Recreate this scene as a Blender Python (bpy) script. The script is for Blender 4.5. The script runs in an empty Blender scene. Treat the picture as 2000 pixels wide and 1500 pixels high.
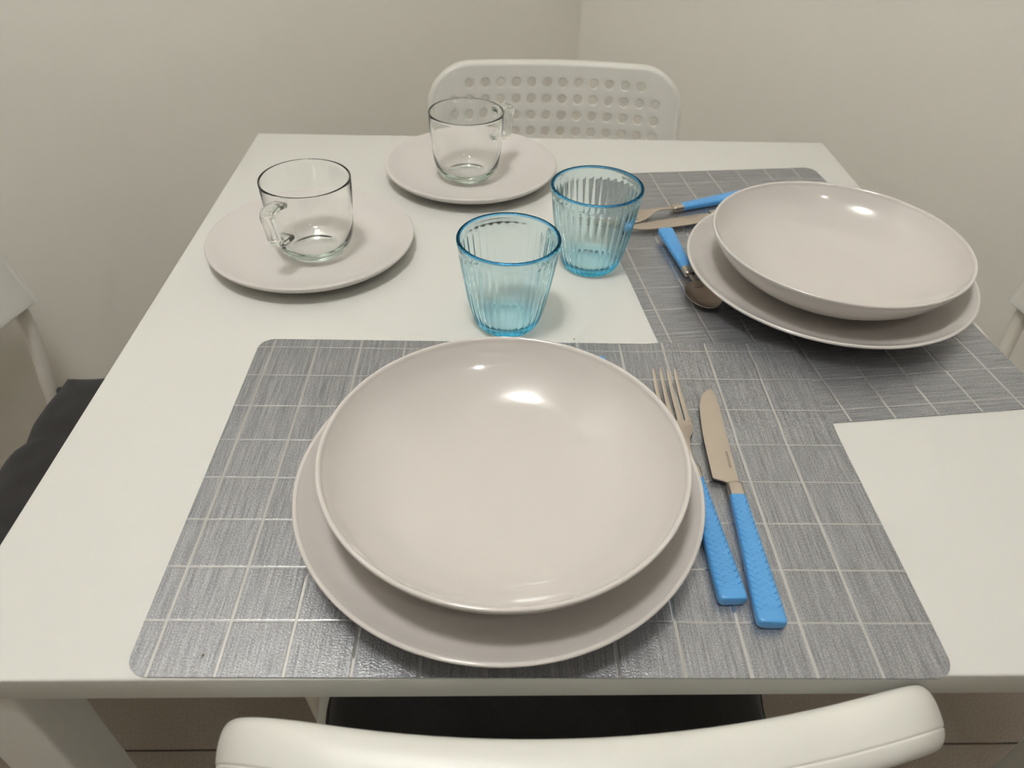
import bpy, bmesh, math, random
from mathutils import Vector, Matrix, noise
PI = math.pi
C = bpy.context.scene.collection
sc = bpy.context.scene
T = 0.74                                    # height of the table top

# ---------------------------------------------------------------- camera
cam_d = bpy.data.cameras.new('camera'); cam = bpy.data.objects.new('camera', cam_d); C.objects.link(cam)
yaw, pitch, roll = -0.0401, 0.7068, 0.0327
cy, sy = math.cos(yaw), math.sin(yaw)
fw = Vector((-sy*math.cos(pitch), cy*math.cos(pitch), -math.sin(pitch)))
rt = Vector((cy, sy, 0)); up = rt.cross(fw)
rt = math.cos(roll)*rt + math.sin(roll)*up; up = rt.cross(fw)
M = Matrix((rt, up, -fw)).transposed().to_4x4(); M.translation = Vector((-0.0694, -0.5741, 0.3813+T))
cam.matrix_world = M
cam_d.sensor_width = 36; cam_d.lens = 1429.04/2000*36
cam_d.clip_start = 0.01
cam_d.dof.use_dof = True; cam_d.dof.focus_distance = 0.56; cam_d.dof.aperture_fstop = 9.5
sc.camera = cam

# ---------------------------------------------------------------- light, exposure
w = bpy.data.worlds.new('room_ambient'); sc.world = w; w.use_nodes = True
w.node_tree.nodes['Background'].inputs[0].default_value = (0.9, 0.88, 0.84, 1)
w.node_tree.nodes['Background'].inputs[1].default_value = 0.02
sc.view_settings.view_transform = 'Standard'; sc.view_settings.look = 'None'
sc.view_settings.exposure = 0.0; sc.view_settings.gamma = 1.0; sc.view_settings.use_curve_mapping = False
LIGHT_XY = (-0.29, -0.42); LIGHT_SIZE = 0.22; LIGHT_POWER = 77.0; CEIL = 2.60
LIGHT_COL = (1.0, 1.0, 0.975)
sc.cycles.max_bounces = 20; sc.cycles.transmission_bounces = 16; sc.cycles.glossy_bounces = 8; sc.cycles.diffuse_bounces = 6
sc.cycles.sample_clamp_indirect = 0.0; sc.cycles.caustics_reflective = True; sc.cycles.caustics_refractive = True
sc.cycles.blur_glossy = 0.3

# ---------------------------------------------------------------- materials
def mat(name, col, rough=0.5, metal=0.0, coat=0.0, spec=0.5, bump=None, trans=0.0, ior=1.5, sheen=0.0):
    m = bpy.data.materials.new(name); m.use_nodes = True; nt = m.node_tree
    b = nt.nodes['Principled BSDF']
    b.inputs['Base Color'].default_value = (*col, 1); b.inputs['Roughness'].default_value = rough
    b.inputs['Metallic'].default_value = metal; b.inputs['Coat Weight'].default_value = coat
    b.inputs['Coat Roughness'].default_value = 0.025
    b.inputs['Specular IOR Level'].default_value = spec; b.inputs['IOR'].default_value = ior
    b.inputs['Transmission Weight'].default_value = trans; b.inputs['Sheen Weight'].default_value = sheen
    if bump:
        sc_, st, det = bump
        tc = nt.nodes.new('ShaderNodeTexCoord'); n = nt.nodes.new('ShaderNodeTexNoise')
        n.inputs['Scale'].default_value = sc_; n.inputs['Detail'].default_value = det
        bp = nt.nodes.new('ShaderNodeBump'); bp.inputs['Strength'].default_value = st; bp.inputs['Distance'].default_value = 0.001
        nt.links.new(tc.outputs['Object'], n.inputs['Vector']); nt.links.new(n.outputs['Fac'], bp.inputs['Height'])
        nt.links.new(bp.outputs['Normal'], b.inputs['Normal'])
    return m
def vary(m, scale, c0, c1, detail=3, lo=0.35, hi=0.65):
    nt = m.node_tree; b = nt.nodes['Principled BSDF']
    tc = nt.nodes.new('ShaderNodeTexCoord'); n = nt.nodes.new('ShaderNodeTexNoise'); r = nt.nodes.new('ShaderNodeValToRGB')
    n.inputs['Scale'].default_value = scale; n.inputs['Detail'].default_value = detail
    r.color_ramp.elements[0].color = (*c0, 1); r.color_ramp.elements[1].color = (*c1, 1)
    r.color_ramp.elements[0].position = lo; r.color_ramp.elements[1].position = hi
    nt.links.new(tc.outputs['Object'], n.inputs['Vector']); nt.links.new(n.outputs['Fac'], r.inputs['Fac'])
    nt.links.new(r.outputs['Color'], b.inputs['Base Color'])
    return m
M_wall = vary(mat('wall_paint', (0.82, 0.785, 0.715), 0.85, bump=(180, 0.06, 4)), 2.5, (0.858, 0.836, 0.775), (0.870, 0.848, 0.787))
M_ceil = mat('ceiling_paint', (0.80, 0.78, 0.73), 0.9, bump=(150, 0.05, 3))
M_tile = vary(mat('stone_tile', (0.2, 0.17, 0.14), 0.55, bump=(500, 0.15, 3)), 420, (0.23, 0.19, 0.157), (0.35, 0.295, 0.245), 4)
M_grout = mat('grout', (0.10, 0.085, 0.07), 0.9, bump=(600, 0.3, 3))
M_table = mat('white_laminate', (0.655, 0.652, 0.622), 0.38, bump=(1200, 0.02, 2))
M_leg = mat('white_lacquer_metal', (0.70, 0.685, 0.65), 0.42, bump=(700, 0.02, 2))
M_plate = mat('glazed_stoneware', (0.60, 0.568, 0.541), 0.10, spec=0.5, coat=0.5, bump=(60, 0.02, 2))
M_saucer = mat('satin_stoneware', (0.60, 0.572, 0.548), 0.42, spec=0.4, bump=(90, 0.03, 2))
M_plastic = mat('white_plastic', (0.685, 0.678, 0.635), 0.36, bump=(900, 0.04, 2))
M_tube = mat('white_powder_coat', (0.76, 0.73, 0.67), 0.4, bump=(900, 0.03, 2))
M_cushion = vary(mat('charcoal_fabric', (0.026, 0.024, 0.024), 0.95, bump=(1500, 0.5, 2), sheen=0.12), 900, (0.020, 0.018, 0.019), (0.031, 0.029, 0.029))
M_blue = mat('blue_plastic', (0.095, 0.35, 0.72), 0.28, coat=0.15, bump=(800, 0.03, 2))
M_steel = mat('brushed_steel', (0.60, 0.53, 0.46), 0.30, metal=1.0, bump=(700, 0.03, 2))
M_mark = mat('etched_mark', (0.25, 0.22, 0.185), 0.6, bump=(900, 0.05, 2))
M_lampf = mat('lamp_frame', (0.75, 0.75, 0.75), 0.4, bump=(500, 0.02, 2))

def glass(name, absorb=None, dens=0.0):
    m = bpy.data.materials.new(name); m.use_nodes = True; nt = m.node_tree
    nt.nodes.remove(nt.nodes['Principled BSDF'])
    g = nt.nodes.new('ShaderNodeBsdfGlass'); g.inputs['IOR'].default_value = 1.48; g.inputs['Roughness'].default_value = 0.0
    g.inputs['Color'].default_value = (1, 1, 1, 1)
    nt.links.new(g.outputs[0], nt.nodes['Material Output'].inputs['Surface'])
    if absorb:
        v = nt.nodes.new('ShaderNodeVolumeAbsorption'); v.inputs['Color'].default_value = (*absorb, 1); v.inputs['Density'].default_value = dens
        nt.links.new(v.outputs[0], nt.nodes['Material Output'].inputs['Volume'])
    return m
M_clear = glass('clear_glass', (0.70, 0.88, 0.80), 13)
M_bglass = glass('blue_glass', (0.05, 0.82, 0.965), 58)

_nt = M_bglass.node_tree                      # lip tinted deeper blue, imitating light's long path down the glass wall
_tc = _nt.nodes.new('ShaderNodeTexCoord'); _sp = _nt.nodes.new('ShaderNodeSeparateXYZ'); _mr = _nt.nodes.new('ShaderNodeMapRange'); _mx = _nt.nodes.new('ShaderNodeMix')
_mx.data_type = 'RGBA'; _mr.inputs['From Min'].default_value = 0.0818; _mr.inputs['From Max'].default_value = 0.0836
_mx.inputs['A'].default_value = (1, 1, 1, 1); _mx.inputs['B'].default_value = (0.22, 0.56, 0.86, 1)
_nt.links.new(_tc.outputs['Object'], _sp.inputs[0]); _nt.links.new(_sp.outputs['Z'], _mr.inputs['Value'])
_nt.links.new(_mr.outputs['Result'], _mx.inputs['Factor']); _nt.links.new(_mx.outputs['Result'], _nt.nodes['Glass BSDF'].inputs['Color'])

def emis(name, col, s):
    m = bpy.data.materials.new(name); m.use_nodes = True; nt = m.node_tree
    b = nt.nodes['Principled BSDF']; b.inputs['Base Color'].default_value = (0.8, 0.8, 0.8, 1)
    b.inputs['Emission Color'].default_value = (*col, 1); b.inputs['Emission Strength'].default_value = s
    return m

def placemat_material(name, x0, y0, step, along):
    """silver print: fine streaks along one axis, sparkling field, smooth glossy grid lines"""
    m = bpy.data.materials.new(name); m.use_nodes = True; nt = m.node_tree; N = nt.nodes; L = nt.links
    b = N['Principled BSDF']
    tc = N.new('ShaderNodeTexCoord'); sp = N.new('ShaderNodeSeparateXYZ'); L.new(tc.outputs['Object'], sp.inputs[0])
    def math_(op, a, bv=None, cv=None):
        n = N.new('ShaderNodeMath'); n.operation = op
        for i, v in enumerate((a, bv, cv)):
            if v is None: continue
            if isinstance(v, (int, float)): n.inputs[i].default_value = v
            else: L.new(v, n.inputs[i])
        return n.outputs[0]
    def line(ch, o, half):
        d = math_('PINGPONG', math_('ADD', sp.outputs[ch], -o + step*20), step/2)
        n = N.new('ShaderNodeMapRange'); n.interpolation_type = 'SMOOTHSTEP'
        L.new(d, n.inputs['Value']); n.inputs['From Min'].default_value = half*0.6; n.inputs['From Max'].default_value = half*1.25
        n.inputs['To Min'].default_value = 1; n.inputs['To Max'].default_value = 0
        return n.outputs['Result']
    lx = line('X', x0, 0.0011); ly = line('Y', y0, 0.0008)
    lx = math_('MULTIPLY', lx, math_('LESS_THAN', sp.outputs['X'], 0.205))
    ln = math_('MAXIMUM', lx, math_('MULTIPLY', ly, 0.75))
    def nz(sx, sy_, scale, det=2):
        mp = N.new('ShaderNodeMapping'); mp.inputs['Scale'].default_value = (sx, sy_, 1); L.new(tc.outputs['Object'], mp.inputs['Vector'])
        n = N.new('ShaderNodeTexNoise'); n.inputs['Scale'].default_value = scale; n.inputs['Detail'].default_value = det
        L.new(mp.outputs[0], n.inputs['Vector']); return n.outputs['Fac']
    if along == 'Y': st = nz(1300, 40, 1, 3); st2 = nz(420, 8, 1, 2)
    else: st = nz(40, 1300, 1, 3); st2 = nz(8, 420, 1, 2)
    sparkle = nz(1, 1, 1000, 2)
    streak = math_('ADD', math_('MULTIPLY', st, 0.6), math_('MULTIPLY', st2, 0.4))
    r = N.new('ShaderNodeValToRGB'); L.new(streak, r.inputs['Fac'])
    r.color_ramp.elements[0].position = 0.36; r.color_ramp.elements[0].color = (0.255, 0.262, 0.282, 1)
    r.color_ramp.elements[1].position = 0.62; r.color_ramp.elements[1].color = (0.445, 0.455, 0.485, 1)
    fl = N.new('ShaderNodeValToRGB'); L.new(nz(1, 1, 1200, 1), fl.inputs['Fac'])  # flake grain of the print; its pale flecks also paint sparkle into the colour
    fl.color_ramp.elements[0].position = 0.40; fl.color_ramp.elements[0].color = (0.84, 0.84, 0.84, 1)
    fl.color_ramp.elements[1].position = 0.68; fl.color_ramp.elements[1].color = (1.38, 1.38, 1.38, 1)
    fm = N.new('ShaderNodeMix'); fm.data_type = 'RGBA'; fm.blend_type = 'MULTIPLY'; fm.inputs['Factor'].default_value = 1.0
    L.new(r.outputs['Color'], fm.inputs['A']); L.new(fl.outputs['Color'], fm.inputs['B'])
    mx = N.new('ShaderNodeMix'); mx.data_type = 'RGBA'; L.new(ln, mx.inputs['Factor']); L.new(fm.outputs['Result'], mx.inputs['A'])
    mx.inputs['B'].default_value = (0.56, 0.565, 0.58, 1)
    L.new(mx.outputs['Result'], b.inputs['Base Color'])
    b.inputs['Metallic'].default_value = 0.85
    ro = math_('SUBTRACT', 0.30, math_('MULTIPLY', ln, 0.19)); L.new(ro, b.inputs['Roughness'])
    hgt = math_('ADD', math_('MULTIPLY', sparkle, 0.8), math_('MULTIPLY', st, 0.22))
    hgt = math_('MULTIPLY', hgt, math_('SUBTRACT', 1.0, math_('MULTIPLY', ln, 0.9)))
    bp = N.new('ShaderNodeBump'); bp.inputs['Strength'].default_value = 0.6; bp.inputs['Distance'].default_value = 0.0006
    L.new(hgt, bp.inputs['Height']); L.new(bp.outputs['Normal'], b.inputs['Normal'])
    return m

# ---------------------------------------------------------------- mesh helpers
def smooth(me, angle=35):
    for p in me.polygons: p.use_smooth = True
    if angle: me.set_sharp_from_angle(angle=math.radians(angle))
def link(name, me, m, parent=None, sm=35):
    if m and not me.materials: me.materials.append(m)
    if sm: smooth(me, sm)
    o = bpy.data.objects.new(name, me); C.objects.link(o)
    if parent: o.parent = parent
    return o
def mesh(name, v, f):
    me = bpy.data.meshes.new(name); me.from_pydata([tuple(q) for q in v], [], f); me.update()
    bm = bmesh.new(); bm.from_mesh(me); bmesh.ops.recalc_face_normals(bm, faces=bm.faces); bm.to_mesh(me); bm.free()
    return me
def bmesh_obj(name, bm, m, parent=None, sm=35):
    bmesh.ops.recalc_face_normals(bm, faces=bm.faces)
    me = bpy.data.meshes.new(name); bm.to_mesh(me); bm.free()
    return link(name, me, m, parent, sm)
def box_bm(lo, hi, bevel=0.0, seg=3):
    bm = bmesh.new(); bmesh.ops.create_cube(bm, size=1)
    for v in bm.verts: v.co = Vector([lo[i] + (v.co[i]+0.5)*(hi[i]-lo[i]) for i in range(3)])
    if bevel: bmesh.ops.bevel(bm, geom=list(bm.edges), offset=bevel, segments=seg, profile=0.5, affect='EDGES')
    return bm
def lathe(prof, n=96, rad=None):
    """closed profile from axis to axis; rad(i, ang, r, z) may alter the radius"""
    v, f, rows = [], [], []
    for i, (r, z) in enumerate(prof):
        if r < 1e-6: rows.append([len(v)]); v.append((0, 0, z)); continue
        row = []
        for k in range(n):
            a = 2*PI*k/n; rr = rad(i, a, r, z) if rad else r
            row.append(len(v)); v.append((rr*math.cos(a), rr*math.sin(a), z))
        rows.append(row)
    for a, b in zip(rows, rows[1:]):
        for k in range(n):
            k2 = (k+1) % n
            if len(a) == 1: f.append((a[0], b[k], b[k2]))
            elif len(b) == 1: f.append((a[k], b[0], a[k2]))
            else: f.append((a[k], b[k], b[k2], a[k2]))
    return v, f
def spline(pts, per=6):
    """Catmull-Rom through points of any dimension"""
    out = []; n = len(pts)
    for i in range(n-1):
        p0 = pts[max(i-1, 0)]; p1 = pts[i]; p2 = pts[i+1]; p3 = pts[min(i+2, n-1)]
        for k in range(per):
            t = k/per
            out.append(tuple(0.5*((2*b) + (-a+c)*t + (2*a-5*b+4*c-d)*t*t + (-a+3*b-3*c+d)*t**3) for a, b, c, d in zip(p0, p1, p2, p3)))
    out.append(tuple(pts[-1])); return out
def tube(path, r, n=16, cap=True):
    path = [Vector(p) for p in path]; v, f = [], []
    t0 = (path[1]-path[0]).normalized(); nrm = t0.orthogonal().normalized()
    for i, p in enumerate(path):
        t = (path[min(i+1, len(path)-1)] - path[max(i-1, 0)]).normalized()
        nrm = (nrm - t*nrm.dot(t)).normalized(); bn = t.cross(nrm)
        for k in range(n):
            a = 2*PI*k/n; v.append(p + r*(math.cos(a)*nrm + math.sin(a)*bn))
    for i in range(len(path)-1):
        for k in range(n):
            k2 = (k+1) % n; f.append((i*n+k, i*n+k2, (i+1)*n+k2, (i+1)*n+k))
    if cap: f.append(tuple(range(n))[::-1]); f.append(tuple(range((len(path)-1)*n, len(path)*n)))
    return v, f
def sstep(a, b, x):
    t = max(0.0, min(1.0, (x-a)/(b-a))); return t*t*(3-2*t)

def tag(o, label=None, cat=None, group=None, kind=None):
    for k, val in (('label', label), ('category', cat), ('group', group), ('kind', kind)):
        if val: o[k] = val
    return o
def thing(name, label, cat, loc=(0, 0, 0), rz=0.0, group=None):
    o = bpy.data.objects.new(name, None); o.empty_display_size = 0.05; C.objects.link(o)
    o.location = loc; o.rotation_euler = (0, 0, rz); return tag(o, label, cat, group)
def dup(root, label, loc, rz):
    r = root.copy(); C.objects.link(r); r.location = loc; r.rotation_euler = (0, 0, rz); r['label'] = label
    for ch in list(root.children):
        c = ch.copy(); C.objects.link(c); c.parent = r
        for g in list(ch.children):
            d = g.copy(); C.objects.link(d); d.parent = c
    return r

# ---------------------------------------------------------------- room (a corner seen on the diagonal)
CX, CY, S = 0.12, 1.12, 4.4
q = 1/math.sqrt(2)
def RW(u, v, z):                              # u along the left wall, v along the right wall, from the corner
    return (CX - u*q + v*q, CY - u*q - v*q, z)
def slab(name, u0, u1, v0, v1, z0, z1, m):
    v = [RW(u, vv, z) for z in (z0, z1) for u, vv in ((u0, v0), (u1, v0), (u1, v1), (u0, v1))]
    f = [(0, 1, 2, 3), (4, 5, 6, 7), (0, 1, 5, 4), (1, 2, 6, 5), (2, 3, 7, 6), (3, 0, 4, 7)]
    return tag(link(name, mesh(name, v, f), m, None, 0), kind='structure')
slab('wall_left', -0.1, S+0.1, -0.1, 0, 0, CEIL, M_wall)
slab('wall_right', -0.1, 0, 0, S+0.1, 0, CEIL, M_wall)
slab('wall_front', S, S+0.1, 0, S, 0, CEIL, M_wall)
slab('wall_back', 0, S, S, S+0.1, 0, CEIL, M_wall)
slab('ceiling', -0.1, S+0.1, -0.1, S+0.1, CEIL, CEIL+0.1, M_ceil)
floor = slab('floor', -0.1, S+0.1, -0.1, S+0.1, -0.08, -0.004, M_grout)
TS, gx, gy = 0.80, 0.05, -0.097               # stone tiles lie square to the table
for i in range(-5, 6):
    for j in range(-7, 4):
        x0, y0 = gx+i*TS, gy+j*TS
        bm = box_bm((x0+0.0015, y0+0.0015, -0.004), (x0+TS-0.0015, y0+TS-0.0015, 0), 0)
        for (u, v_, sgn) in ((0, 0, 1), (0, 0, 2), (S, S, 3), (S, S, 4)):
            co = Vector(RW(u, v_, 0)); no = {1: Vector((q, q, 0)), 2: Vector((-q, q, 0)), 3: Vector((-q, -q, 0)), 4: Vector((q, -q, 0))}[sgn]
            r = bmesh.ops.bisect_plane(bm, geom=bm.verts[:]+bm.edges[:]+bm.faces[:], plane_co=co, plane_no=no, clear_outer=True)
            e = [x for x in r['geom_cut'] if isinstance(x, bmesh.types.BMEdge)]
            if e and bm.verts: bmesh.ops.holes_fill(bm, edges=[x for x in bm.edges if x.is_boundary], sides=0)
        if len(bm.verts) < 4: bm.free(); continue
        bmesh_obj('tile', bm, M_tile, floor, 0)

# ---------------------------------------------------------------- ceiling light
def ceiling_lamp(label, x, y, size, power, drop):
    # a white box of a lamp under the ceiling: base tray, opal diffuser glowing on five sides, dark centre cap
    lamp = thing('ceiling_light', label, 'lamp', (x, y, CEIL))
    h = size/2
    bmesh_obj('base', box_bm((-h-.012, -h-.012, -.02), (h+.012, h+.012, 0), 0.003), M_lampf, lamp, 0)
    bmesh_obj('diffuser', box_bm((-h, -h, -drop), (h, h, -.02), 0.004), emis('lamp_diffuser', LIGHT_COL, power), lamp, 0)
    c = h*.24
    bmesh_obj('centre_cap', box_bm((-c, -c, -drop-.006), (c, c, -drop), 0.002), M_lampf, lamp, 0)
ceiling_lamp('square white ceiling light panel above the near half of the table', LIGHT_XY[0], LIGHT_XY[1], LIGHT_SIZE, LIGHT_POWER, 0.115)
ceiling_lamp('small square ceiling light behind the camera, away from the table', 0.42, -1.40, 0.11, LIGHT_POWER*0.8, 0.06)

# ---------------------------------------------------------------- table
table = thing('dining_table', 'square white dining table set with two placemats, standing between four chairs', 'table', (0, 0, 0))
bmesh_obj('tabletop', box_bm((-.375, -.375, T-.021), (.375, .375, T), 0.0014, 3), M_table, table)
for sx in (-1, 1):
    for s2 in (-1, 1):
        xs = sorted((sx*.3735, sx*.3345)); ys = sorted((s2*.3735, s2*.3345))
        bmesh_obj('leg', box_bm((xs[0], ys[0], 0), (xs[1], ys[1], T-.021), 0.003, 3), M_leg, table)

# ---------------------------------------------------------------- chairs
BW, BH = 0.198, 0.180                        # half width and height of the backrest
ZB = 0.592                                   # its lower edge
def back_pt(u, v, w):
    """u across, v up from the lower edge, w outwards to the sitter"""
    rec = math.radians(14)
    y = -0.192 - v*math.sin(rec) + 0.028*((u/BW)**2 - 1) + w*math.cos(rec) + 0.012
    return Vector((u, y, ZB + v*math.cos(rec) + w*math.sin(rec)))
def make_chair(label, loc, rz):
    t = thing('perforated_chair', label, 'chair', loc, rz, None)
    # perforated panel: flat curve with holes, bisected and bent
    cu = bpy.data.curves.new('panel', 'CURVE'); cu.dimensions = '2D'; cu.fill_mode = 'BOTH'; cu.extrude = 0.0014; cu.bevel_depth = 0.0015; cu.bevel_resolution = 2
    def poly(pts):
        s = cu.splines.new('POLY'); s.points.add(len(pts)-1); s.use_cyclic_u = True
        for p, c in zip(s.points, pts): p.co = (c[0], c[1], 0, 1)
    R = 0.052; hw = BW-0.010; top = BH-0.010
    out = [(-hw, 0.003), (hw, 0.003)] + [(hw-R+R*math.cos(a), top-R+R*math.sin(a)) for a in [k*PI/20 for k in range(11)]] + [(-hw+R+R*math.cos(a), top-R+R*math.sin(a)) for a in [PI/2+k*PI/20 for k in range(11)]]
    poly(out)
    pit = 0.0243; rows = 5; v0 = BH - 0.034
    for r in range(rows):
        n = 12 if r in (0, rows-1) else 14
        for k in range(n):
            cx, cy_ = (k-(n-1)/2)*pit, v0 - r*0.0243
            poly([(cx+0.0082*math.cos(2*PI*j/18), cy_-0.0082*math.sin(2*PI*j/18)) for j in range(18)])
    co = bpy.data.objects.new('panel', cu); C.objects.link(co)
    dg = bpy.context.evaluated_depsgraph_get()
    me = bpy.data.meshes.new_from_object(co.evaluated_get(dg)); bpy.data.objects.remove(co); bpy.data.curves.remove(cu)
    bm = bmesh.new(); bm.from_mesh(me); bpy.data.meshes.remove(me)
    for k in range(-7, 8):
        bmesh.ops.bisect_plane(bm, geom=bm.verts[:]+bm.edges[:]+bm.faces[:], plane_co=(k*pit, 0, 0), plane_no=(1, 0, 0))
    bmesh.ops.remove_doubles(bm, verts=bm.verts, dist=1e-6)
    for v in bm.verts: v.co = back_pt(v.co.x, v.co.y, v.co.z + 0.006)
    back = bmesh_obj('backrest', bm, M_plastic, t, 40)
    # rim: thick rolled edge with a parting line, folded towards the back
    pr = 0.0145; R2 = 0.055; hw2 = BW - pr*0.5; top2 = BH - pr*0.75
    path = [(-hw2, 0.002 + k*(top2-R2)/8) for k in range(8)] + [(-hw2+R2-R2*math.cos(a), top2-R2+R2*math.sin(a)) for a in [k*PI/24 for k in range(13)]]
    path += [(-hw2+R2+(2*hw2-2*R2)*k/20, top2) for k in range(1, 20)]
    path += [(hw2-R2+R2*math.sin(a), top2-R2+R2*math.cos(a)) for a in [k*PI/24 for k in range(13)]] + [(hw2, (top2-R2)*(7-k)/8 + 0.002) for k in range(8)]
    prof = []
    NP = 40
    for k in range(NP):
        a = 2*PI*k/NP
        # a = 0 outward in the panel plane, +90 deg towards the sitter; squashed, deeper towards the back
        o_ = 0.0085*math.cos(a); w_ = 0.0165*math.sin(a)
        prof.append((math.copysign(abs(math.cos(a))**0.8, math.cos(a))*0.0098, math.copysign(abs(math.sin(a))**0.85, math.sin(a))*0.0165 - 0.0075))
    notch = 2*PI*0.93
    P2 = []
    for k, (o_, w_) in enumerate(prof):
        P2.append((o_, w_))
        if k == 37:
            o2, w2 = prof[38]; P2 += [(o_*.86+o2*.14, w_*.86+w2*.14), ((o_+o2)/2*0.93, (w_+w2)/2+0.0), (o_*.14+o2*.86, w_*.14+w2*.86)]
    prof = P2
    v, f = [], []
    n = len(prof); npth = len(path)
    for i, (pu, pv) in enumerate(path):
        a = Vector(path[max(i-1, 0)]); b = Vector(path[min(i+1, npth-1)]); tg = (b-a).normalized(); nr = Vector((-tg.y, tg.x))
        for (o_, w_) in prof: v.append(back_pt(pu + nr.x*o_, pv + nr.y*o_, w_))
    for i in range(npth-1):
        for k in range(n):
            k2 = (k+1) % n; f.append((i*n+k, i*n+k2, (i+1)*n+k2, (i+1)*n+k))
    f.append(tuple(range(n))); f.append(tuple(range((npth-1)*n, npth*n)))
    link('rim', mesh('rim', v, f), M_plastic, back, 50)
    # seat: rounded, narrowing to the rear
    v, f = [], []; NS = 64
    prof_s = [(0.0, .432), (.93, .432), (.985, .436), (1.0, .443), (.995, .449), (.97, .452), (.8, .449), (.4, .447), (0, .447)]
    for (k_, z) in prof_s:
        for j in range(NS):
            a = 2*PI*j/NS; c, s = math.cos(a), math.sin(a); e = 0.32
            x = math.copysign(abs(c)**e, c)*(0.206 if s > 0 else 0.206-0.020*abs(s)**2); y = math.copysign(abs(s)**e, s)*0.172
            v.append((x*k_, y*k_, z))
    for i in range(len(prof_s)-1):
        for j in range(NS):
            j2 = (j+1) % NS; f.append((i*NS+j, i*NS+j2, (i+1)*NS+j2, (i+1)*NS+j))
    me = mesh('seat', v, f); bm = bmesh.new(); bm.from_mesh(me); bmesh.ops.remove_doubles(bm, verts=bm.verts, dist=1e-6); bpy.data.meshes.remove(me)
    bmesh_obj('seat', bm, M_plastic, t, 40)
    for sx in (-1, 1):
        pth = spline([(sx*.180, -.216, .70), (sx*.183, -.196, .605), (sx*.181, -.192, .55), (sx*.174, -.198, .46), (sx*.176, -.225, .25), (sx*.182, -.268, 0.0)], 6)
        link('rear_leg', mesh('rear_leg', *tube(pth, 0.0095, 14)), M_tube, t)
        pth = spline([(sx*.150, .06, .426), (sx*.168, .145, .424), (sx*.174, .183, .395), (sx*.177, .200, .25), (sx*.180, .212, 0.0)], 6)
        link('front_leg', mesh('front_leg', *tube(pth, 0.0095, 14)), M_tube, t)
        link('side_rail', mesh('side_rail', *tube([(sx*.176, -.200, .424), (sx*.178, 0, .424), (sx*.1755, .170, .404)], 0.007, 12)), M_tube, t)
    link('cross_bar', mesh('cross_bar', *tube([(-.175, -.199, .415), (.175, -.199, .415)], 0.007, 12)), M_tube, t)
    return t
front_chair = make_chair('white perforated chair nearest the camera, seen from behind its rolled backrest top', (-0.024, -0.1755, 0), math.radians(2.4))
dup(front_chair, 'white perforated chair at the far side of the table, rows of holes facing the camera', (0.027, 0.372, 0), PI+math.radians(-0.8))
dup(front_chair, 'white perforated chair at the left edge with charcoal cushion behind the table corner', (-0.457, 0.0, 0), -PI/2)
dup(front_chair, 'white perforated chair at the right edge, only a backrest corner and bent tube showing', (0.424, 0.033, 0), math.radians(86.0))

# cushions
def make_cushion(label, loc, rz, seed):
    t = thing('seat_cushion', label, 'cushion', loc, rz, None)
    random.seed(seed)
    n = 44; v, f = [], []; top, bot = {}, {}
    hx, hy, th = 0.197, 0.178, 0.050
    def base(i, j):
        a, b = -1+2*i/n, -1+2*j/n
        x = a*hx*(1-0.035*b*b); y = b*hy*(1-0.035*a*a)
        d = noise.noise(Vector((a*4+seed, b*4, seed)))*0.005
        return a, b, x + d*abs(a)**4, y + d*abs(b)**4
    for i in range(n+1):
        for j in range(n+1):
            a, b, x, y = base(i, j)
            e = max(abs(a), abs(b)); prof = (1-e**5)**0.5 if e < 1 else 0
            z = th*(0.45 + 0.55*prof) - 0.004*math.exp(-((abs(a)-0.36)/0.05)**2) - 0.004*math.exp(-((abs(b)-0.36)/0.05)**2)
            z += noise.noise(Vector((a*6+seed, b*6, 2.0)))*0.0025
            top[i, j] = len(v); v.append((x, y, z))
            bot[i, j] = len(v); v.append((x, y, th*0.45*(1-prof)*0.9))
    for i in range(n):
        for j in range(n):
            f.append((top[i, j], top[i+1, j], top[i+1, j+1], top[i, j+1])); f.append((bot[i, j], bot[i, j+1], bot[i+1, j+1], bot[i+1, j]))
    for k in range(n):
        f.append((top[k, 0], bot[k, 0], bot[k+1, 0], top[k+1, 0])); f.append((top[k, n], top[k+1, n], bot[k+1, n], bot[k, n]))
        f.append((top[0, k], top[0, k+1], bot[0, k+1], bot[0, k])); f.append((top[n, k], bot[n, k], bot[n, k+1], top[n, k+1]))
    link('pad', mesh('pad', v, f), M_cushion, t, 60)
    ring = []
    for k in range(n): ring.append(v[top[k, 0]])
    for k in range(n): ring.append(v[top[n, k]])
    for k in range(n, 0, -1): ring.append(v[top[k, n]])
    for k in range(n, 0, -1): ring.append(v[top[0, k]])
    ring.append(ring[0])
    link('piping', mesh('piping', *tube([(x*1.004, y*1.004, z*0.72) for x, y, z in ring], 0.0028, 8)), M_cushion, t, 60)
    for sx in (-1, 1):
        link('tie', mesh('tie', *tube(spline([(sx*.172, -.168, .018), (sx*.178, -.178, .020), (sx*.181, -.182, .010), (sx*.183, -.178, -.010)], 5), 0.004, 8)), M_cushion, t)
    return t
make_cushion('charcoal seat cushion on the nearest chair, under the front edge of the table', (-0.018, -0.170, 0.4535), math.radians(2.3), 3.0)
make_cushion('charcoal seat cushion on the chair at the left edge of the picture', (-0.458, -0.012, 0.4535), -PI/2, 8.0)

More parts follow.
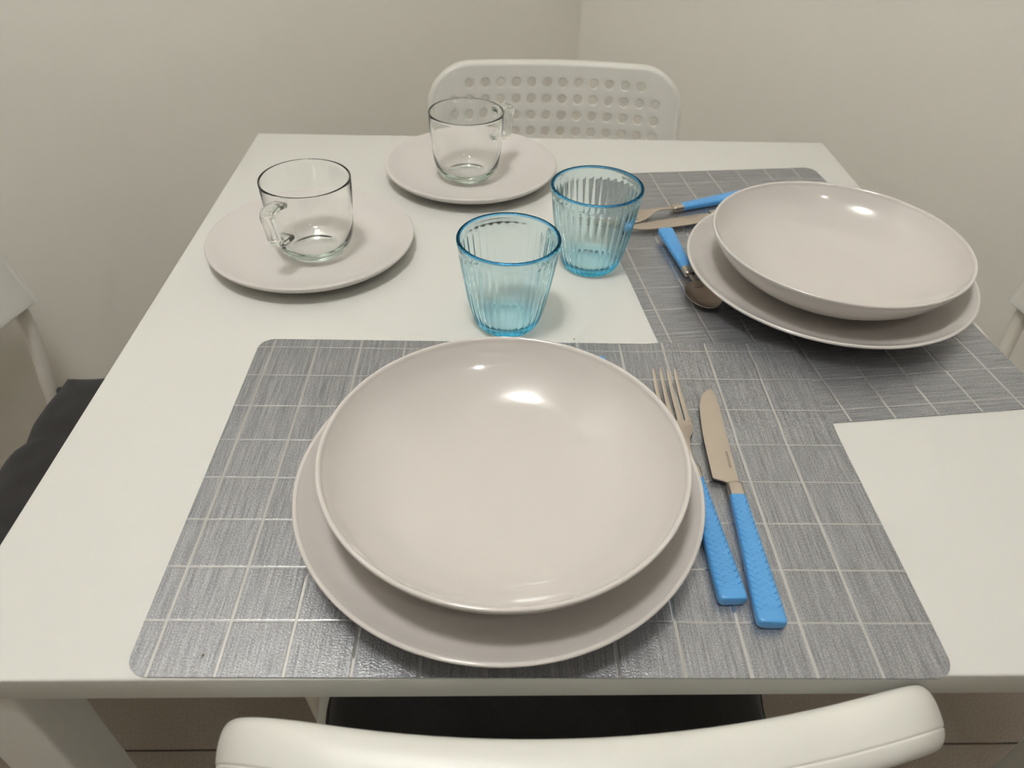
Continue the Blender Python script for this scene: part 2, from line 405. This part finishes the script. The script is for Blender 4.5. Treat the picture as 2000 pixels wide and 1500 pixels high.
# ---------------------------------------------------------------- placemats
def rounded_mat(hx, hy, R, zf, nx, ny, th):
    v, f = [], []
    us = [-1+2*i/nx for i in range(nx+1)]; vs = [-1+2*j/ny for j in range(ny+1)]
    def pt(a, b):
        x, y = a*hx, b*hy; ax, ay = abs(x), abs(y)
        if ax > hx-R and ay > hy-R:
            dx, dy = ax-(hx-R), ay-(hy-R); m_ = max(dx, dy); l = math.hypot(dx, dy)
            if l > 1e-9: dx, dy = dx*m_/l, dy*m_/l
            x = math.copysign(hx-R+dx, x); y = math.copysign(hy-R+dy, y)
        return x, y
    # place rows exactly on the corner squares
    def grid(h, n):
        k = 5; return [-h + R*i/k for i in range(k)] + [-(h-R) + 2*(h-R)*i/n for i in range(n)] + [h-R + R*i/k for i in range(k+1)]
    gxs = grid(hx, nx); gys = grid(hy, ny); nX, nY = len(gxs), len(gys)
    for s in (1, 0):
        for x in gxs:
            for y in gys:
                X, Y = pt(x/hx, y/hy); v.append((X, Y, zf(X, Y) + (th if s else 0)))
    o = nX*nY; idx = lambda i, j, s=0: i*nY+j+s*o
    for i in range(nX-1):
        for j in range(nY-1):
            f.append((idx(i, j), idx(i+1, j), idx(i+1, j+1), idx(i, j+1))); f.append((idx(i, j, 1), idx(i, j+1, 1), idx(i+1, j+1, 1), idx(i+1, j, 1)))
    for i in range(nX-1):
        for j in (0, nY-1): f.append((idx(i, j), idx(i+1, j), idx(i+1, j, 1), idx(i, j, 1)))
    for j in range(nY-1):
        for i in (0, nX-1): f.append((idx(i, j), idx(i, j+1), idx(i, j+1, 1), idx(i, j, 1)))
    return mesh('placemat', v, f)
ANG2 = math.radians(6.2); ca, sa = math.cos(ANG2), math.sin(ANG2)
U0, U1, V0, V1 = 0.0679, 0.3630, -0.1922, 0.2555
uc, vc = (U0+U1)/2, (V0+V1)/2
M2C = (uc*ca - vc*sa, uc*sa + vc*ca)
MT = 0.0009
me = rounded_mat((U1-U0)/2, (V1-V0)/2, 0.013, lambda x, y: 0.0, 30, 40, MT)
o = link('placemat', me, placemat_material('silver_placemat_side', 0.335-uc, -0.1425-vc, 0.0366, 'X'), None, 40)
o.location = (M2C[0], M2C[1], T+0.0002); o.rotation_euler = (0, 0, ANG2)
tag(o, 'grey silver checked placemat at the right, partly under the front one', 'placemat')
M1C = (-0.0365, -0.2247); A1 = math.radians(-0.45)
def lift(x, y):
    wx = M1C[0] + x*math.cos(A1) - y*math.sin(A1); wy = M1C[1] + x*math.sin(A1) + y*math.cos(A1)
    u, vv = wx*ca + wy*sa, -wx*sa + wy*ca
    return (MT+0.0003)*sstep(U0-0.012, U0-0.0005, u)*sstep(V0-0.014, V0-0.0005, vv) + 0.0016*sstep(0.17, 0.23, x)*sstep(0.06, 0.15, y)
me = rounded_mat(0.2285, 0.1508, 0.013, lift, 90, 60, MT)
o = link('placemat', me, placemat_material('silver_placemat_front', -0.2523+0.0365, -0.3420+0.2247+0.0005, 0.0366, 'Y'), None, 40)
o.location = (M1C[0], M1C[1], T+0.0002); o.rotation_euler = (0, 0, A1)
tag(o, 'grey silver checked placemat along the front table edge, overlapping the other one', 'placemat')

# ---------------------------------------------------------------- crockery
TM = T + 0.0012
def dish(name, prof, m, label, cat, loc, group=None, tilt=None):
    v, f = lathe(prof, 128)
    o = link(name, mesh(name, v, f), m, None, 50); o.location = loc
    if tilt: o.rotation_euler = tilt
    return tag(o, label, cat, group)
dinner = spline([(0, .0016), (.070, .0016), (.0745, .0), (.079, .0), (.083, .0026), (.100, .0068), (.118, .0138), (.1290, .0208), (.1313, .0226)], 5) + \
         spline([(.1313, .0226), (.1319, .0240), (.1310, .0250), (.1294, .0248), (.1275, .0235), (.1170, .0168), (.100, .0105), (.080, .0070), (.055, .0060), (0, .0058)], 5)[1:]
bowlp = spline([(0, .0015), (.050, .0015), (.0535, .0), (.057, .0), (.060, .0018), (.078, .0072), (.0945, .0165), (.1060, .0268), (.1130, .0370), (.1152, .0420)], 5) + \
        spline([(.1152, .0420), (.1163, .0440), (.1160, .0454), (.1146, .0457), (.1133, .0446), (.1115, .0410), (.1040, .0307), (.0920, .0207), (.0760, .0118), (.0550, .0070), (.030, .0055), (0, .0050)], 5)[1:]
saucer = spline([(0, .0014), (.050, .0014), (.054, .0), (.058, .0), (.061, .0012), (.080, .0042), (.0945, .0098), (.0998, .0140)], 5) + \
         spline([(.0998, .0140), (.1012, .0160), (.1008, .0176), (.0992, .0180), (.0955, .0168), (.085, .0125), (.068, .0088), (.045, .0074), (0, .0070)], 5)[1:]
dish('dinner_plate', dinner, M_plate, 'off-white dinner plate on the front placemat, under the nearest deep plate', 'plate', (-.0622, -.2506, TM), 'dinner plates')
dish('deep_plate', bowlp, M_plate, 'off-white glossy deep plate nearest the camera, on a dinner plate', 'deep plate', (-.0598, -.2510, TM+.0062), 'deep plates')
dish('dinner_plate', dinner, M_plate, 'off-white dinner plate at the right, under a deep plate and partly over a teaspoon', 'plate', (.2500, .0218, TM), 'dinner plates')
dish('deep_plate', bowlp, M_plate, 'off-white glossy deep plate at the right of the table', 'deep plate', (.2545, .0245, TM+.0062), 'deep plates')
dish('side_plate', saucer, M_saucer, 'matt off-white side plate at the left carrying a glass mug', 'plate', (-.2475, .0788, T+.0001), 'side plates')
dish('side_plate', saucer, M_saucer, 'matt off-white side plate at the back carrying a glass mug', 'plate', (-.0933, .2570, T+.0001), 'side plates')

# ---------------------------------------------------------------- blue tumblers
def make_tumbler(label, loc, rz):
    NF, per = 34, 10; n = NF*per
    outer = spline([(.0255, .0006), (.0275, .0030), (.0300, .0090), (.0338, .0230), (.0372, .0420), (.0400, .0600), (.0418, .0730), (.0424, .0760)], 6)
    rim = [(.0428, .0790), (.0432, .0815), (.0432, .0832), (.0427, .0841), (.0415, .0843), (.0404, .0838), (.0400, .0824)]
    inner = spline([(.0400, .0800), (.0392, .0740), (.0374, .0600), (.0347, .0420), (.0312, .0240), (.0276, .0112), (.0225, .0064), (.0120, .0049), (0, .0046)], 6)
    no = len(outer)
    prof = [(0, .0012), (.017, .0012), (.0215, .0004)] + outer + rim + inner
    def rad(i, a, r, z):
        j = i - 3
        if not 0 <= j < no: return r
        c = 2*((a*NF/(2*PI)) % 1) - 1
        msk = sstep(.0, .0075, .0780 - z - .0020*c*c) * sstep(.0005, .004, z)
        return r - 0.00075*(1-c*c)*msk + 0.00015*msk
    v, f = lathe(prof, n, rad)
    o = link('tumbler', mesh('tumbler', v, f), M_bglass, None, 60)
    o.location = loc; o.rotation_euler = (0, 0, rz)
    return tag(o, label, 'glass', 'blue ribbed tumblers')
o1 = make_tumbler('blue ribbed glass tumbler nearer the front, just behind the near deep plate', (-.0545, -.0415, T+.0002), 0.0)
o2 = o1.copy(); C.objects.link(o2); o2.location = (.0290, .0575, T+.0002); o2.rotation_euler = (0, 0, 0.05)
o2['label'] = 'blue ribbed glass tumbler farther back, beside the right-hand placemat'

# ---------------------------------------------------------------- glass mugs
def make_mug(label, loc, rz):
    t = thing('glass_mug', label, 'mug', loc, rz, 'clear glass mugs')
    prof = [(0, .0014), (.018, .0014), (.0225, .0)] + spline([(.0245, .0002), (.0285, .0020), (.0332, .0075), (.0370, .0170), (.0393, .0300), (.0408, .0480), (.0418, .0640), (.0421, .0730)], 6) + \
           [(.0421, .0745), (.0419, .0753), (.0414, .0757), (.0409, .0754), (.0406, .0746)] + \
           spline([(.0405, .0735), (.0399, .0640), (.0386, .0480), (.0370, .0300), (.0342, .0180), (.0300, .0105), (.0240, .0072), (.014, .0060), (0, .0056)], 6)
    v, f = lathe(prof, 128)
    link('mug_body', mesh('mug_body', v, f), M_clear, t, 60)
    # flat strap handle bent into a squared loop
    pth = spline([(.0408, .0675), (.0480, .0688), (.0545, .0690)], 3) + spline([(.0588, .0686), (.0618, .0670), (.0628, .0640)], 4) + spline([(.0618, .0560), (.0594, .0430)], 4) + spline([(.0584, .0392), (.0564, .0365), (.0525, .0354)], 4) + spline([(.0460, .0350), (.0392, .0352)], 3)
    v, f = [], []; n = 16
    for i, (x, z) in enumerate(pth):
        a = Vector(pth[max(i-1, 0)]); b = Vector(pth[min(i+1, len(pth)-1)]); tg = (b-a).normalized(); nr = Vector((-tg.y, tg.x))
        for k in range(n):
            an = 2*PI*k/n; c, s = math.cos(an), math.sin(an)
            dy = math.copysign(abs(c)**0.35, c)*0.0068; dn = math.copysign(abs(s)**0.6, s)*0.0027
            v.append((x + nr.x*dn, dy, z + nr.y*dn))
    for i in range(len(pth)-1):
        for k in range(n):
            k2 = (k+1) % n; f.append((i*n+k, i*n+k2, (i+1)*n+k2, (i+1)*n+k))
    f.append(tuple(range(n))); f.append(tuple(range((len(pth)-1)*n, len(pth)*n)))
    link('handle', mesh('handle', v, f), M_clear, t, 50)
    return t
mug = make_mug('clear glass mug on the left side plate, handle towards the camera', (-.2415, .0660, T+.0077), math.radians(-111))
dup(mug, 'clear glass mug on the back side plate, in front of the far chair', (-.0975, .2400, T+.0079), math.radians(38))

# ---------------------------------------------------------------- cutlery (local +Y to the tip, origin under the handle end)
def braid(u, v, w):
    ncol = 4; x = (u/w + 0.5)*ncol; col = math.floor(x); fx = x-col-0.5
    s = 1 if col % 2 == 0 else -1
    q_ = ((v + s*fx*0.0034 + (0.0022 if col % 2 else 0.0))/0.0044) % 1.0
    g = min(q_, 1-q_)*0.0044
    edge = 0.5-abs(fx)
    return -0.00060*(1-sstep(0.00006, 0.00038, g))*sstep(0.02, 0.12, edge) + 0.00010*math.sin(PI*q_)
def handle_mesh(Lh, w0, w1, t0, t1):
    NU, NV = 112, 400; v, f = [], []
    for j in range(NV+1):
        s = j/NV; y = Lh*s
        e0 = min(1, y/0.0035); e1 = min(1, (Lh-y)/0.0012)
        sc_ = (1-(1-e0)**2.4)**0.42*0.30 + 0.70 if e0 < 1 else 1
        sc2 = 0.9 + 0.1*math.sqrt(max(0, 1-(1-e1)**2))
        k = sstep(0.0, 1.0, s)*0.35 + s*0.65
        wd = (w0 + (w1-w0)*k)*sc_*sc2; th = (t0 + (t1-t0)*s)*sc_*sc2
        zc = t0/2
        for i in range(NU):
            a = 2*PI*i/NU; c, d = math.cos(a), math.sin(a)
            x = math.copysign(abs(c)**0.5, c)*wd/2; z = math.copysign(abs(d)**0.62, d)*th/2
            fade = sstep(0.004, 0.009, y)*sstep(0.0, 0.006, Lh-y)*sstep(0.10, 0.6, d)
            bump = braid(x, y, wd)*fade
            side = 0.00010*math.sin(2*PI*y/0.0042)*sstep(0.004, 0.009, y)*sstep(0.6, 0.95, abs(c))
            v.append((x + math.copysign(side, x), y, zc + z + bump))
    for j in range(NV):
        for i in range(NU):
            i2 = (i+1) % NU; f.append((j*NU+i, j*NU+i2, (j+1)*NU+i2, (j+1)*NU+i))
    f.append(tuple(range(NU))); f.append(tuple(range(NV*NU, (NV+1)*NU)))
    return mesh('handle', v, f)
def ferrule_mesh(y0, L, w, th, zc):
    v, f = [], []; n = 28
    rows = [(0, .97), (.15, 1), (.80, 1), (.95, .97), (1.0, .85)]
    for s, k in rows:
        for i in range(n):
            a = 2*PI*i/n; c, d = math.cos(a), math.sin(a)
            v.append((math.copysign(abs(c)**0.6, c)*w/2*k, y0+s*L, zc+math.copysign(abs(d)**0.7, d)*th/2*k))
    for j in range(len(rows)-1):
        for i in range(n):
            i2 = (i+1) % n; f.append((j*n+i, j*n+i2, (j+1)*n+i2, (j+1)*n+i))
    f.append(tuple(range(n))); f.append(tuple(range((len(rows)-1)*n, len(rows)*n)))
    return mesh('ferrule', v, f)
def strip(st, tk, crown=0.0, nx=6):
    """closed slab from stations (y, xl, xr, z)"""
    v, f = [], []
    for (y, xl, xr, z) in st:
        for s in (1, -1):
            for k in range(nx+1):
                t_ = k/nx; x = xl+(xr-xl)*t_; c = 1-(2*t_-1)**2
                v.append((x, y, z + s*tk/2*(0.55+0.45*c) + crown*c))
    m_ = 2*(nx+1)
    for j in range(len(st)-1):
        for k in range(nx):
            for o_ in (0, nx+1):
                a = j*m_+o_+k; f.append((a, a+1, a+1+m_, a+m_))
        for k in (0, nx): a = j*m_+k; f.append((a, a+nx+1, a+nx+1+m_, a+m_))
    for j in (0, len(st)-1):
        for k in range(nx): a = j*m_+k; f.append((a, a+1, a+nx+2, a+nx+1))
    return v, f
def joined(parts):
    V, F = [], []
    for v, f in parts:
        o_ = len(V); V += list(v); F += [tuple(i+o_ for i in q_) for q_ in f]
    return mesh('joined', V, F)
LH = 0.0975
H_big = handle_mesh(LH, 0.0178, 0.0108, 0.0082, 0.0066)
H_small = handle_mesh(0.071, 0.0165, 0.0105, 0.0078, 0.0062)
F_big = ferrule_mesh(LH-.0008, .0118, .0110, .0070, .0041)
F_small = ferrule_mesh(.0702, .0115, .0108, .0066, .0039)

def make_knife(label, loc, rz):
    t = thing('table_knife', label, 'knife', loc, rz, 'table knives')
    link('handle', H_big, M_blue, t, 50); link('ferrule', F_big, M_steel, t, 50)
    L_ = spline([(.1080, -.0036), (.1100, -.0062), (.1118, -.0112), (.1128, -.0135), (.1150, -.0138), (.1320, -.0137), (.1520, -.0134), (.1710, -.0122), (.1875, -.0103), (.1985, -.0070), (.2060, -.0022), (.2082, .0014)], 5)
    R_ = [(.1080, .0040), (.1113, .0036), (.1343, .0038), (.1589, .0042), (.1860, .0046), (.2000, .0044), (.2064, .0032), (.2082, .0018)]
    def xr(y):
        for (a, b), (c, d) in zip(R_, R_[1:]):
            if a <= y <= c: return b+(d-b)*(y-a)/(c-a)
        return R_[-1][1]
    st = [(y, x, max(xr(y), x+.0002), .0042) for y, x in L_]
    link('blade', mesh('blade', *strip(st, .0016)), M_steel, t, 25)
    tx = bpy.data.curves.new('marking', 'FONT'); tx.body = 'PORTOFINO'; tx.size = 0.0026; tx.extrude = 0.00002; tx.align_x = 'CENTER'; tx.align_y = 'CENTER'; tx.space_character = 1.12
    to = bpy.data.objects.new('marking', tx); C.objects.link(to)
    m_ = bpy.data.meshes.new_from_object(to.evaluated_get(bpy.context.evaluated_depsgraph_get())); bpy.data.objects.remove(to)
    o_ = link('marking', m_, M_mark, t, 0); o_.location = (0.0002, .1307, .00505); o_.rotation_euler = (0, 0, -PI/2)
    o_['label'] = 'tiny dark lettering etched along the blade'
    return t
def make_fork(label, loc, rz):
    t = thing('table_fork', label, 'fork', loc, rz, 'table forks')
    link('handle', H_big, M_blue, t, 50); link('ferrule', F_big, M_steel, t, 50)
    zs = spline([(.105, .0042), (.118, .0058), (.130, .0064), (.142, .0046), (.152, .0026), (.162, .0020), (.175, .0024), (.190, .0042), (.212, .0088)], 6)
    def zf(y):
        for (a, b), (c, d) in zip(zs, zs[1:]):
            if a <= y <= c: return b+(d-b)*(y-a)/(c-a)
        return zs[-1][1]
    root = spline([(.106, .0030), (.118, .0026), (.128, .0028), (.136, .0048), (.143, .0085), (.150, .0104), (.157, .0109)], 5)
    parts = [strip([(y, -x, x, zf(y)) for y, x in root], .0019)]
    for k in range(4):
        c = (k-1.5)*0.0060
        ys = [.1565 + (.212-.1565)*i/14 for i in range(15)]
        st = []
        for i, y in enumerate(ys):
            s = i/14; hw_ = 0.00190 - 0.00085*s - (0.0007 if i == 14 else 0)
            if i == 0: hw_ = 0.0029
            elif i == 1: hw_ = 0.0021
            cc = c*(1-0.03*s); st.append((y, cc-hw_, cc+hw_, zf(y)))
        parts.append(strip(st, .0017, 0, 4))
    link('fork_head', joined(parts), M_steel, t, 40)
    return t
def make_spoon(label, loc, rz):
    t = thing('teaspoon', label, 'spoon', loc, rz, 'teaspoons')
    link('handle', H_small, M_blue, t, 50); link('ferrule', F_small, M_steel, t, 50)
    neck = spline([(.080, .0026, .0040), (.087, .0023, .0052), (.094, .0026, .0058), (.100, .0050, .0052), (.104, .0080, .0046)], 5)
    p1 = strip([(y, -x, x, z) for y, x, z in neck], .0017)
    v, f = [], []; NA, NR = 48, 10
    cyb, a_, b_ = .1185, .0212, .0168
    for s in (0, 1):
        for r in range(NR+1):
            for k in range(NA):
                an = 2*PI*k/NA; rr = r/NR
                egg = 1 - 0.10*math.sin(an)
                x = b_*rr*math.cos(an)*egg; y = cyb + a_*rr*math.sin(an)
                z = 0.0008 + 0.0062*rr**2.2 + 0.0012*s*(1-0.4*rr)
                v.append((x, y, z))
    o_ = (NR+1)*NA
    for s in (0, 1):
        for r in range(NR):
            for k in range(NA):
                k2 = (k+1) % NA; a = s*o_
                f.append((a+r*NA+k, a+r*NA+k2, a+(r+1)*NA+k2, a+(r+1)*NA+k))
    for k in range(NA): k2 = (k+1) % NA; f.append((NR*NA+k, NR*NA+k2, o_+NR*NA+k2, o_+NR*NA+k))
    me = joined([p1, (v, f)]); bm = bmesh.new(); bm.from_mesh(me); bmesh.ops.remove_doubles(bm, verts=bm.verts, dist=1e-6); bpy.data.meshes.remove(me)
    bmesh_obj('spoon_head', bm, M_steel, t, 50)
    return t
def rzdir(dx, dy): return math.atan2(-dx, dy)
zt = TM + 0.0002
kn = make_knife('blue braided-handle knife lying right of the nearest plates', (.0945, -.3470, zt), rzdir(.0095, .213))
dup(kn, 'blue-handled knife at the right setting, its blade crossed by the teaspoon handle', (.2745, .1895, zt), rzdir(-.196, -.0667))
fk = make_fork('blue braided-handle fork half hidden under the rim of the nearest plates', (.0755, -.3315, zt), rzdir(-.0045, .211))
dup(fk, 'blue-handled fork at the back of the right setting', (.2335, .2085, zt), rzdir(-.103, -.0415))
sp_ = make_spoon('blue-handled teaspoon lying across behind the nearest plates', (.0260, -.1085, zt), rzdir(-1, -.02))
s2 = dup(sp_, 'blue-handled teaspoon with its bowl under the right-hand dinner plate rim', (.1128, .1095, zt+.0052), rzdir(.0160, -.119))
s2.rotation_euler = Matrix.Rotation(rzdir(.0160, -.119), 3, 'Z').to_euler()
s2.rotation_euler.x = math.radians(-2.6)

# ---------------------------------------------------------------- crumbs
def crumb(label, x, y, z, s):
    bm = bmesh.new(); bmesh.ops.create_icosphere(bm, subdivisions=2, radius=s)
    for v in bm.verts: v.co *= 1 + 0.35*noise.noise(v.co*900 + Vector((x*50, y*50, 0))); v.co.z *= 0.6
    o_ = bmesh_obj('crumb', bm, M_mark, None, 0); o_.location = (x, y, z + s*0.55); tag(o_, label, 'crumb')
crumb('dark crumb on the near left corner of the front placemat', -.2265, -.3615, TM, .0008)
crumb('dark crumb on the bare table beside the near deep plate rim', .0035, -.0680, T, .0007)
